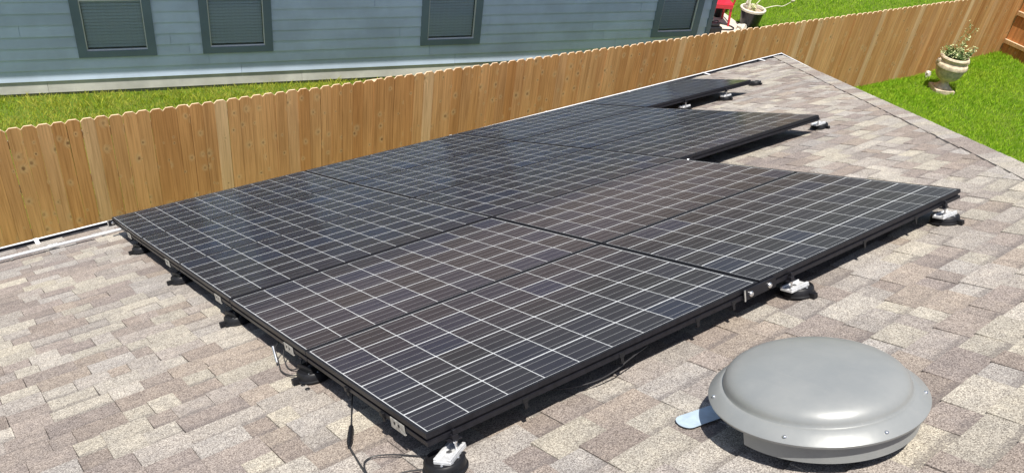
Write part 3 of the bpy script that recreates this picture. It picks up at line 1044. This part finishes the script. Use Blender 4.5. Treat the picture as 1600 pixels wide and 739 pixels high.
# back, sides and inner wall shell behind the boards, split round the windows
shell.box(NX0, NX1 - 0.03, 7.2, 7.4, -0.011, WT).box(NX0, NX0 + 0.1, 0.14, 7.2, -0.011, WT).box(NX1 - 0.13, NX1 - 0.03, 0.14, 7.2, -0.011, WT)
xs = [NX0]
for a, b in WINS:
    xs += [a + 0.1, b - 0.1]
xs += [NX1 - 0.03]
for i in range(0, len(xs), 2):
    shell.box(xs[i], xs[i + 1], 0.04, 0.139, -0.011, WT)
for a, b in WINS:
    shell.box(a + 0.1, b - 0.1, 0.04, 0.139, -0.011, WZ0 + 0.08).box(a + 0.1, b - 0.1, 0.04, 0.139, WZ1 - 0.08, WT)
shell.build('wall', M['siding'], nb)
ROWH = 0.178
def board(x0, x1, z0, z1, mat, name, back=0.038):
    d0, d1 = 0.002 + random.uniform(-0.002, 0.002), 0.027
    v = [(x0, d0, z0), (x1, d0, z0), (x1, back, z0), (x0, back, z0), (x0, d1, z1), (x1, d1, z1), (x1, back, z1), (x0, back, z1)]
    MB().add([Vector(p) for p in v], [(3, 2, 1, 0), (4, 5, 6, 7), (0, 1, 5, 4), (1, 2, 6, 5), (2, 3, 7, 6), (3, 0, 4, 7)]).build(name, mat, nb)
z = 0.195
row = 0
while z < WT - 0.02:
    z1 = min(z + ROWH + 0.012, WT)
    segs = [(NX0, NX1 - 0.10)]
    for a, b in WINS:
        if z + 0.01 < WZ1 and z + ROWH > WZ0 + 0.02:
            ns = []
            for s0, s1 in segs:
                if b <= s0 or a >= s1:
                    ns.append((s0, s1))
                else:
                    if a - s0 > 0.01:
                        ns.append((s0, a + 0.01))
                    if s1 - b > 0.01:
                        ns.append((b - 0.01, s1))
            segs = ns
    off = random.uniform(0, 3.6)
    for s0, s1 in segs:
        x = s0
        cut = NX0 - 3.66 + off
        while x < s1 - 1e-3:
            while cut <= x + 0.15:
                cut += 3.66
            e = min(cut, s1)
            if s1 - e < 0.15:
                e = s1
            board(x, e - (0.005 if e < s1 else 0), z, z1, M['siding'], 'siding_board')
            x = e
    z += ROWH
    row += 1
# pale skirt boards along the foot
x = NX0
for e in (-2.6, 0.72, 4.55, 8.2, NX1 - 0.1):
    board(x, e - 0.004, 0.002, 0.205, M['skirt'], 'skirt_board', 0.042)
    x = e
MB().box(NX1 - 0.10, NX1, -0.008, 0.039, 0.0, WT).build('corner_board', M['casing'], nb)
MB().box(NX1 - 0.029, NX1, 0.0395, 0.13, 0.0, WT).build('corner_board', M['casing'], nb)

blind_me = MB().add([(0, -0.017, -0.016), (1, -0.017, -0.016), (1, 0.017, 0.016), (0, 0.017, 0.016), (0, -0.015, -0.018), (1, -0.015, -0.018), (1, 0.019, 0.014), (0, 0.019, 0.014)],
                    [(0, 1, 2, 3), (7, 6, 5, 4), (0, 4, 5, 1), (2, 6, 7, 3)]).mesh('slat')
blind_me.materials.append(M['blind'])
for wi, (a, b) in enumerate(WINS):
    w_ = MB()
    cw = 0.125
    w_.box(a, b, -0.012, 0.039, WZ0, WZ0 + 0.105).box(a, b, -0.012, 0.039, WZ1 - 0.105, WZ1)
    w_.box(a, a + cw, -0.012, 0.039, WZ0 + 0.105, WZ1 - 0.105).box(b - cw, b, -0.012, 0.039, WZ0 + 0.105, WZ1 - 0.105)
    win = w_.build('window', M['casing'], nb)
    i0_, i1_, k0, k1 = a + cw, b - cw, WZ0 + 0.105, WZ1 - 0.105
    fr = MB()
    mz = 1.44
    fw = 0.014
    fr.box(i0_, i1_, 0.004, 0.045, k0, k0 + fw).box(i0_, i1_, 0.004, 0.045, k1 - fw, k1).box(i0_, i0_ + fw, 0.004, 0.045, k0 + fw, k1 - fw).box(i1_ - fw, i1_, 0.004, 0.045, k0 + fw, k1 - fw)
    fr.box(i0_ + fw, i1_ - fw, 0.006, 0.045, mz, mz + 0.035)
    fr.build('frame', M['white'], win)
    MB().box(i0_ + fw, i1_ - fw, 0.026, 0.030, k0 + fw, mz).build('pane', M['pane'], win)
    MB().box(i0_ + fw, i1_ - fw, 0.016, 0.020, mz + 0.035, k1 - fw).build('pane', M['pane'], win)
    MB().box(i0_ - 0.02, i1_ + 0.02, 0.134, 0.138, k0 - 0.01, k1 + 0.01).build('room_dark', M['dark'], win)
    zz = k0 + 0.05
    while zz < k1 - 0.03:
        s_ = mesh_obj('slat', blind_me, None, win, (i0_ + 0.02, 0.075, zz), (random.uniform(-0.06, 0.06), 0, 0))
        s_.scale = (i1_ - i0_ - 0.04, 1, 1)
        zz += 0.050
# eave and roof
OVH = 0.494
ez = WT + 0.02
MB().box(NX0 - 0.3, NX1 + 0.35, -OVH, 0.03, WT + 0.001, WT + 0.02).build('soffit', M['soffit'], nb)
MB().box(NX0 - 0.3, NX1 + 0.35, -OVH - 0.025, -OVH - 0.001, WT - 0.01, WT + 0.17).build('fascia', M['casing'], nb)
hw = 3.7
rz_ = ez + 0.15 + hw * math.tan(R(26))
rb = MB()
x0, x1 = NX0 - 0.35, NX1 + 0.4
y0, y1 = -OVH - 0.06, 7.9
ym = (y0 + y1) / 2
hip = (ym - y0)
rb.add([Vector(p) for p in ((x0, y0, ez + 0.151), (x1, y0, ez + 0.151), (x1, y1, ez + 0.151), (x0, y1, ez + 0.151), (x0 + hip, ym, rz_), (x1 - hip, ym, rz_))],
       [(0, 1, 5, 4), (1, 2, 5), (2, 3, 4, 5), (3, 0, 4), (3, 2, 1, 0)])
rb.build('roof', M['nroof'], nb)

# ------------------------------------------------------------------ patio and what stands on it
def nbp(lx, ly, z=0.0):
    c, s = math.cos(NA), math.sin(NA)
    return Vector((lx * c - ly * s, 12.02 + lx * s + ly * c, z))
PZ = 0.0
me = MB().box(12.5, 14.55, -0.95, 3.2, -0.25, -0.01)
pt = me.build('patio', M['patio'], None, (0, 12.02, 0), (0, 0, NA), bevel=0.01)
tag(pt, 'pale concrete patio slab past the corner of the blue house', 'patio', kind='structure')

def leaf_cloud(name, mat, parent, stems, n_leaf, lsize, leafspread=0.05, seed=3):
    rr = random.Random(seed)
    mb = MB()
    for st in stems:
        pts = spline(st, 5)
        for _ in range(n_leaf):
            p = pts[rr.randrange(len(pts) // 4, len(pts))] + Vector((rr.uniform(-1, 1), rr.uniform(-1, 1), rr.uniform(-1, 1))) * leafspread
            q = Quaternion((rr.uniform(-1, 1), rr.uniform(-1, 1), rr.uniform(-1, 1)), rr.uniform(0, 6.28))
            s = lsize * rr.uniform(0.6, 1.3)
            v = [p + q @ Vector(x) * s for x in ((-0.5, 0, 0), (-0.1, -0.26, 0.06), (0.5, 0, -0.04), (-0.1, 0.26, 0.06))]
            mb.add(v, [(0, 1, 2), (0, 2, 3)])
    me = pydata(name, mb.v, mb.f)
    return mesh_obj(name, me, mat, parent)

# red plastic armchair
ch_ = thing('plastic_chair', 'red moulded plastic armchair on the patio at the house corner', 'chair', (14.0, 10.04, -0.01), (0, 0, R(-30)))
ch_.scale = (0.86, 0.86, 1.2)
def leg(x0, y0, x1, y1, h, name='leg'):
    MB().add([Vector(p) for p in ((x0 - .022, y0 - .022, 0), (x0 + .022, y0 - .022, 0), (x0 + .022, y0 + .022, 0), (x0 - .022, y0 + .022, 0),
                                  (x1 - .032, y1 - .032, h), (x1 + .032, y1 - .032, h), (x1 + .032, y1 + .032, h), (x1 - .032, y1 + .032, h))],
             [(3, 2, 1, 0), (4, 5, 6, 7), (0, 1, 5, 4), (1, 2, 6, 5), (2, 3, 7, 6), (3, 0, 4, 7)]).build(name, M['red'], ch_, bevel=0.006)
leg(-0.25, -0.24, -0.21, -0.20, 0.41)
leg(0.25, -0.24, 0.21, -0.20, 0.41)
leg(-0.25, 0.28, -0.20, 0.20, 0.41)
leg(0.25, 0.28, 0.20, 0.20, 0.41)
st_ = MB()
nx, ny = 8, 8
vv2, ff2 = [], []
for j in range(ny + 1):
    for i in range(nx + 1):
        x, y = -0.24 + 0.48 * i / nx, -0.25 + 0.48 * j / ny
        zz = 0.425 - 0.025 * math.sin(math.pi * i / nx) * math.sin(math.pi * min(1, j / ny + 0.1)) - (0.02 if j == 0 else 0)
        vv2.append((x, y, zz))
nn = len(vv2)
vv2 += [(x, y, z - 0.012) for x, y, z in vv2]
for j in range(ny):
    for i in range(nx):
        q = (j * (nx + 1) + i, j * (nx + 1) + i + 1, (j + 1) * (nx + 1) + i + 1, (j + 1) * (nx + 1) + i)
        ff2.append(q)
        ff2.append(tuple(nn + t for t in q[::-1]))
st_.add([Vector(p) for p in vv2], ff2)
st_.box(-0.24, 0.24, -0.262, -0.25, 0.33, 0.405).box(-0.252, -0.24, -0.25, 0.2, 0.36, 0.415).box(0.24, 0.252, -0.25, 0.2, 0.36, 0.415)
st_.build('seat', M['red'], ch_, smooth=True)
bk = MB()
for i in range(5):
    x = -0.18 + 0.09 * i
    bk.box(x - 0.028, x + 0.028, 0.235, 0.25, 0.43, 0.80, Matrix.Translation((0, 0.0, 0)) @ Matrix.Rotation(R(-8), 4, 'X'))
bk.box(-0.24, 0.24, 0.23, 0.255, 0.79, 0.86, Matrix.Rotation(R(-8), 4, 'X'))
bk.build('backrest', M['red'], ch_, bevel=0.004)
for s in (-1, 1):
    MB().tube(spline([(s * 0.245, -0.22, 0.41), (s * 0.265, -0.23, 0.60), (s * 0.27, -0.15, 0.655), (s * 0.27, 0.1, 0.65), (s * 0.24, 0.30, 0.66)], 5), 0.024, 8).build('armrest', M['red'], ch_, smooth=True)

# big dark pot with cream rim
pt_ = thing('planter_pot', 'large dark glazed pot with cream rim and dry stalks at the patio edge', 'plant pot', (14.60, 9.60, -0.03))
MB().lathe([(0.0, 0.0), (0.19, 0.0), (0.20, 0.02), (0.245, 0.30), (0.262, 0.385), (0.235, 0.385)], 40).build('body', M['pot_dark'], pt_, smooth=True)
MB().lathe([(0.262, 0.386), (0.285, 0.39), (0.288, 0.43), (0.27, 0.445), (0.245, 0.44), (0.238, 0.36)], 40).build('rim', M['pot_rim'], pt_, smooth=True)
MB().lathe([(0.239, 0.365), (0.12, 0.385), (0.0, 0.39)], 32).build('soil', M['soil'], pt_, smooth=True)
leaf_cloud('leaves', M['leaf_pale'], pt_, [[(0.0, -0.02, 0.39), (-0.02, -0.03, 0.43), (-0.03, 0.0, 0.47)], [(0.03, 0.03, 0.39), (0.08, 0.05, 0.44), (0.1, 0.06, 0.46)]], 40, 0.06, 0.05)
for i, st in enumerate(([(0.20, -0.10, 0.42), (0.32, -0.20, 0.49), (0.45, -0.28, 0.53), (0.55, -0.36, 0.54), (0.70, -0.45, 0.66)], [(-0.06, 0.10, 0.39), (-0.08, 0.12, 0.6), (-0.02, 0.2, 0.9), (-0.05, 0.22, 1.1)],
                        [(0.0, 0.12, 0.39), (0.1, 0.2, 0.62), (0.12, 0.25, 0.95)], [(0.12, 0.1, 0.39), (0.30, 0.12, 0.50), (0.36, 0.12, 0.56)])):
    MB().tube(spline(st, 6), [0.014 - 0.005 * min(1, k / (6 * (len(st) - 1))) for k in range(6 * (len(st) - 1) + 1)], 6).build('stalk', M['straw'], pt_, smooth=True)
MB().lathe([(0.0, -0.05), (0.03, -0.04), (0.05, 0.0), (0.035, 0.035), (0.0, 0.045)], 12, (0.71, -0.455, 0.69)).build('seed_head', M['straw'], pt_, smooth=True)
MB().lathe([(0.0, -0.03), (0.03, 0.0), (0.0, 0.03)], 10, (0.36, -0.16, 0.66)).build('seed_head', M['straw'], pt_, smooth=True)
MB().lathe([(0.03, 0.0), (0.045, 0.04), (0.03, 0.10), (0.045, 0.13), (0.03, 0.18), (0.0, 0.2)], 12, (-0.06, 0.14, 0.38)).build('ornament', M['stone'], pt_, smooth=True)

# plant stand with small clay pot behind the chair
ps = thing('plant_stand', 'dark metal plant stand with a black pot behind the red chair', 'plant stand', (14.72, 10.55, -0.01), (0, 0, 0.4))
for sx, sy in ((-1, -1), (1, -1), (1, 1), (-1, 1)):
    MB().tube([(sx * 0.13, sy * 0.13, 0.0), (sx * 0.12, sy * 0.12, 0.36)], 0.012, 8).build('leg', M['plastic'], ps, smooth=True)
MB().box(-0.16, 0.16, -0.16, 0.16, 0.36, 0.385).build('top', M['plate'], ps, bevel=0.004)
MB().box(-0.14, 0.14, -0.14, 0.14, 0.12, 0.135).build('shelf', M['plastic'], ps)
cpot = thing('clay_pot', 'small brown clay pot on the dark plant stand', 'plant pot', (14.72, 10.55, 0.375))
MB().lathe([(0.0, 0.0), (0.10, 0.0), (0.135, 0.19), (0.15, 0.19), (0.15, 0.24), (0.13, 0.24), (0.125, 0.2)], 28).build('body', M['terra'], cpot, smooth=True)
MB().lathe([(0.126, 0.2), (0.0, 0.21)], 24).build('soil', M['soil_dark'], cpot, smooth=True)
bpot = thing('black_pot', 'black plastic nursery pot on the patio under the red chair', 'plant pot', (14.32, 10.32, -0.01))
MB().lathe([(0.0, 0.0), (0.11, 0.0), (0.14, 0.22), (0.15, 0.22), (0.15, 0.25), (0.135, 0.25), (0.13, 0.2), (0.0, 0.19)], 28).build('body', M['plastic'], bpot, smooth=True)
MB().lathe([(0.129, 0.205), (0.0, 0.215)], 24).build('soil', M['soil_dark'], bpot, smooth=True)
hs = MB().tube(spline([(13.35, 9.75, 0.02), (13.6, 9.7, 0.015), (13.95, 9.55, 0.012), (14.1, 9.62, 0.012), (14.05, 9.85, 0.012), (13.7, 10.2, 0.012)], 8), 0.014, 8).mesh('garden_hose', smooth=True)
tag(mesh_obj('garden_hose', hs, M['cable']), 'dark garden hose curling on the patio in front of the red chair', 'hose')
hb = thing('hose_box', 'small black hose box against the corner of the blue house', 'box', (13.33, 9.55, -0.01), (0, 0, NA))
MB().box(-0.16, 0.16, -0.11, 0.11, 0.0, 0.20).build('body', M['plastic'], hb, bevel=0.02)
MB().box(-0.10, 0.10, -0.07, 0.07, 0.20, 0.26).build('lid', M['plastic'], hb, bevel=0.015)
MB().tube(spline([(-0.08, 0, 0.26), (-0.06, 0, 0.31), (0.06, 0, 0.31), (0.08, 0, 0.26)], 5), 0.012, 8).build('handle', M['plastic'], hb, smooth=True)

def rock(name, label, loc, size, seed, mat='stone'):
    rr = random.Random(seed)
    bm = bmesh.new()
    bmesh.ops.create_icosphere(bm, subdivisions=2, radius=1.0)
    for v in bm.verts:
        k = 1 + rr.uniform(-0.3, 0.3)
        v.co = Vector((v.co.x * size[0] * k, v.co.y * size[1] * k, max(-0.4, v.co.z) * size[2] * k))
    me = bpy.data.meshes.new(name)
    bm.to_mesh(me)
    bm.free()
    o = mesh_obj(name, me, M[mat], None, loc)
    tag(o, label, 'rock')
rock('rock', 'pale rock lying on the patio beside the dark planter pot', (14.26, 9.52, 0.03), (0.13, 0.10, 0.08), 5)
rock('rock', 'pale rock in the grass at the foot of the fence near the urn', (16.0, 5.96, float(gz(16.0, 5.96)) + 0.05), (0.085, 0.055, 0.10), 16)

# ------------------------------------------------------------------ stone urn on the lawn
UX, UY = 15.69, 5.46
uz = float(gz(UX, UY))
ur = thing('stone_urn', 'cast stone urn planter with white rim on the lawn by the fence', 'planter', (UX, UY, uz - 0.02), (0, 0, R(-36)))
ur.scale = (0.92, 0.92, 1.08)
MB().box(-0.21, 0.21, -0.21, 0.21, 0.0, 0.09).build('plinth', M['urn'], ur, bevel=0.008)
MB().lathe([(0.17, 0.091), (0.175, 0.11), (0.13, 0.14), (0.095, 0.18), (0.10, 0.22), (0.125, 0.235), (0.19, 0.27), (0.25, 0.33), (0.285, 0.41), (0.295, 0.48)], 48).build('bowl', M['urn'], ur, smooth=True)
MB().lathe([(0.295, 0.481), (0.325, 0.495), (0.333, 0.53), (0.318, 0.565), (0.29, 0.58), (0.275, 0.60), (0.275, 0.635), (0.295, 0.65), (0.302, 0.675), (0.288, 0.70), (0.255, 0.705), (0.235, 0.69), (0.23, 0.60)], 48).build('rim', M['urn'], ur, smooth=True)
MB().lathe([(0.231, 0.61), (0.0, 0.63)], 32).build('soil', M['soil_dark'], ur, smooth=True)
for s in (-1, 1):
    MB().lathe([(0.0, 0.05), (0.04, 0.03), (0.05, 0.0), (0.04, -0.03), (0.0, -0.05)], 12, (s * 0.315, 0, 0.60)).build('ear', M['urn'], ur, smooth=True)
rr = random.Random(4)
stems = []
for i in range(34):
    a = rr.uniform(0, 6.28)
    r0 = rr.uniform(0, 0.18)
    r1 = r0 + rr.uniform(0.02, 0.10)
    h = rr.uniform(0.08, 0.22)
    stems.append([(r0 * math.cos(a), r0 * math.sin(a), 0.62), ((r0 + r1) / 2 * math.cos(a), (r0 + r1) / 2 * math.sin(a), 0.62 + h * 0.6), (r1 * math.cos(a + 0.2), r1 * math.sin(a + 0.2), 0.62 + h)])
tall = [[(0.02, 0.04, 0.62), (0.10, 0.08, 0.85), (0.18, 0.16, 1.05), (0.30, 0.20, 1.20)], [(-0.05, 0.05, 0.62), (-0.02, 0.12, 0.85), (0.10, 0.20, 1.10), (0.14, 0.22, 1.28)],
        [(0.10, 0.0, 0.62), (0.26, 0.0, 0.80), (0.36, 0.05, 0.88), (0.38, 0.05, 0.82)], [(-0.12, 0.02, 0.62), (-0.25, 0.0, 0.75), (-0.36, -0.02, 0.80)], [(0.0, -0.02, 0.62), (0.05, 0.05, 0.9), (0.16, 0.1, 1.02)]]
sm = MB()
for st in stems + tall:
    sm.tube(spline(st, 4), 0.004, 5)
sm.build('stems', M['stem'], ur)
leaf_cloud('dark_leaves', M['leaf'], ur, stems, 22, 0.065, 0.04, 8)
leaf_cloud('pale_leaves', M['leaf_pale'], ur, tall + stems[:12], 30, 0.06, 0.055, 9)

# ------------------------------------------------------------------ grass blades
def grass(name, label, mat, region, n, h0, h1, w, seed):
    r_ = np.random.default_rng(seed)
    pts = region(r_, n)
    m = len(pts)
    z = gz(pts[:, 0], pts[:, 1])
    a = r_.uniform(0, 2 * np.pi, m)
    cl = np.sin(pts[:, 0] * 3.1 + 1.3 * np.sin(pts[:, 1] * 2.3)) * np.sin(pts[:, 1] * 3.7 + 1.1 * np.sin(pts[:, 0] * 1.9))
    h = r_.uniform(h0, h1, m) * (1 + 0.3 * cl) * np.where(r_.random(m) < 0.03, 1.7, 1.0)
    lean = r_.normal(0, 0.45, (m, 2)) * h[:, None]
    dx, dy = np.cos(a) * w / 2, np.sin(a) * w / 2
    v = np.zeros((m, 4, 3), np.float32)
    v[:, 0] = np.stack([pts[:, 0] - dx, pts[:, 1] - dy, z - 0.01], 1)
    v[:, 1] = np.stack([pts[:, 0] + dx, pts[:, 1] + dy, z - 0.01], 1)
    v[:, 2] = np.stack([pts[:, 0] + dx * 0.7 + lean[:, 0] * 0.5, pts[:, 1] + dy * 0.7 + lean[:, 1] * 0.5, z + h * 0.6], 1)
    v[:, 3] = np.stack([pts[:, 0] + lean[:, 0], pts[:, 1] + lean[:, 1], z + h], 1)
    me = bpy.data.meshes.new(name)
    me.vertices.add(m * 4)
    me.vertices.foreach_set('co', v.ravel())
    idx = (np.arange(m)[:, None] * 4 + np.array([0, 1, 2, 0, 2, 3])[None, :]).astype(np.int32)
    me.loops.add(m * 6)
    me.loops.foreach_set('vertex_index', idx.ravel())
    me.polygons.add(m * 2)
    me.polygons.foreach_set('loop_start', np.arange(m * 2, dtype=np.int32) * 3)
    me.update()
    at = me.attributes.new('rnd', 'FLOAT', 'POINT')
    at.data.foreach_set('value', np.repeat(r_.random(m).astype(np.float32), 4))
    o = mesh_obj(name, me, mat)
    tag(o, label, 'grass', kind='stuff')

def wall_y(x):
    return 12.02 + np.tan(NA) * x

def reg_strip(r_, n):
    x = r_.uniform(-2.5, 8.5, n)
    y0 = FA + FB * x + 0.10
    y1 = wall_y(x) - 0.02
    return np.stack([x, y0 + (y1 - y0) * r_.random(n)], 1)

def in_patio(p):
    c, s = math.cos(NA), math.sin(NA)
    lx = p[:, 0] * c + (p[:, 1] - 12.02) * s
    ly = -p[:, 0] * s + (p[:, 1] - 12.02) * c
    return (lx < 14.55) & (ly > -0.95), (lx < 12.5) & (ly > -0.03)

def reg_far(r_, n):
    x = r_.uniform(13.0, 26.0, n)
    y = FA + FB * x + 0.1 + r_.random(n) * 7.5
    p = np.stack([x, y], 1)
    a, b = in_patio(p)
    return p[~(a | b)]

def reg_yard(r_, n):
    x = r_.uniform(9.9, 18.5, n)
    y = FA + FB * x - 0.02 - r_.random(n) ** 1.3 * 6.5
    p = np.stack([x, y], 1)
    keep = ~((abs(p[:, 0] - UX) < 0.22) & (abs(p[:, 1] - UY) < 0.22)) & (p[:, 0] < FCX - 0.02 - 0.0 * p[:, 1])
    return p[keep]
grass('dry_grass', 'yellow green grass strip between the fence and the blue house', M['grass_dry'], reg_strip, 90000, 0.03, 0.085, 0.010, 1)
grass('far_lawn_grass', 'bright green lawn beyond the fence past the patio', M['grass'], reg_far, 110000, 0.03, 0.075, 0.012, 2)
grass('yard_grass', 'bright green lawn around the stone urn', M['grass'], reg_yard, 120000, 0.03, 0.075, 0.012, 3)
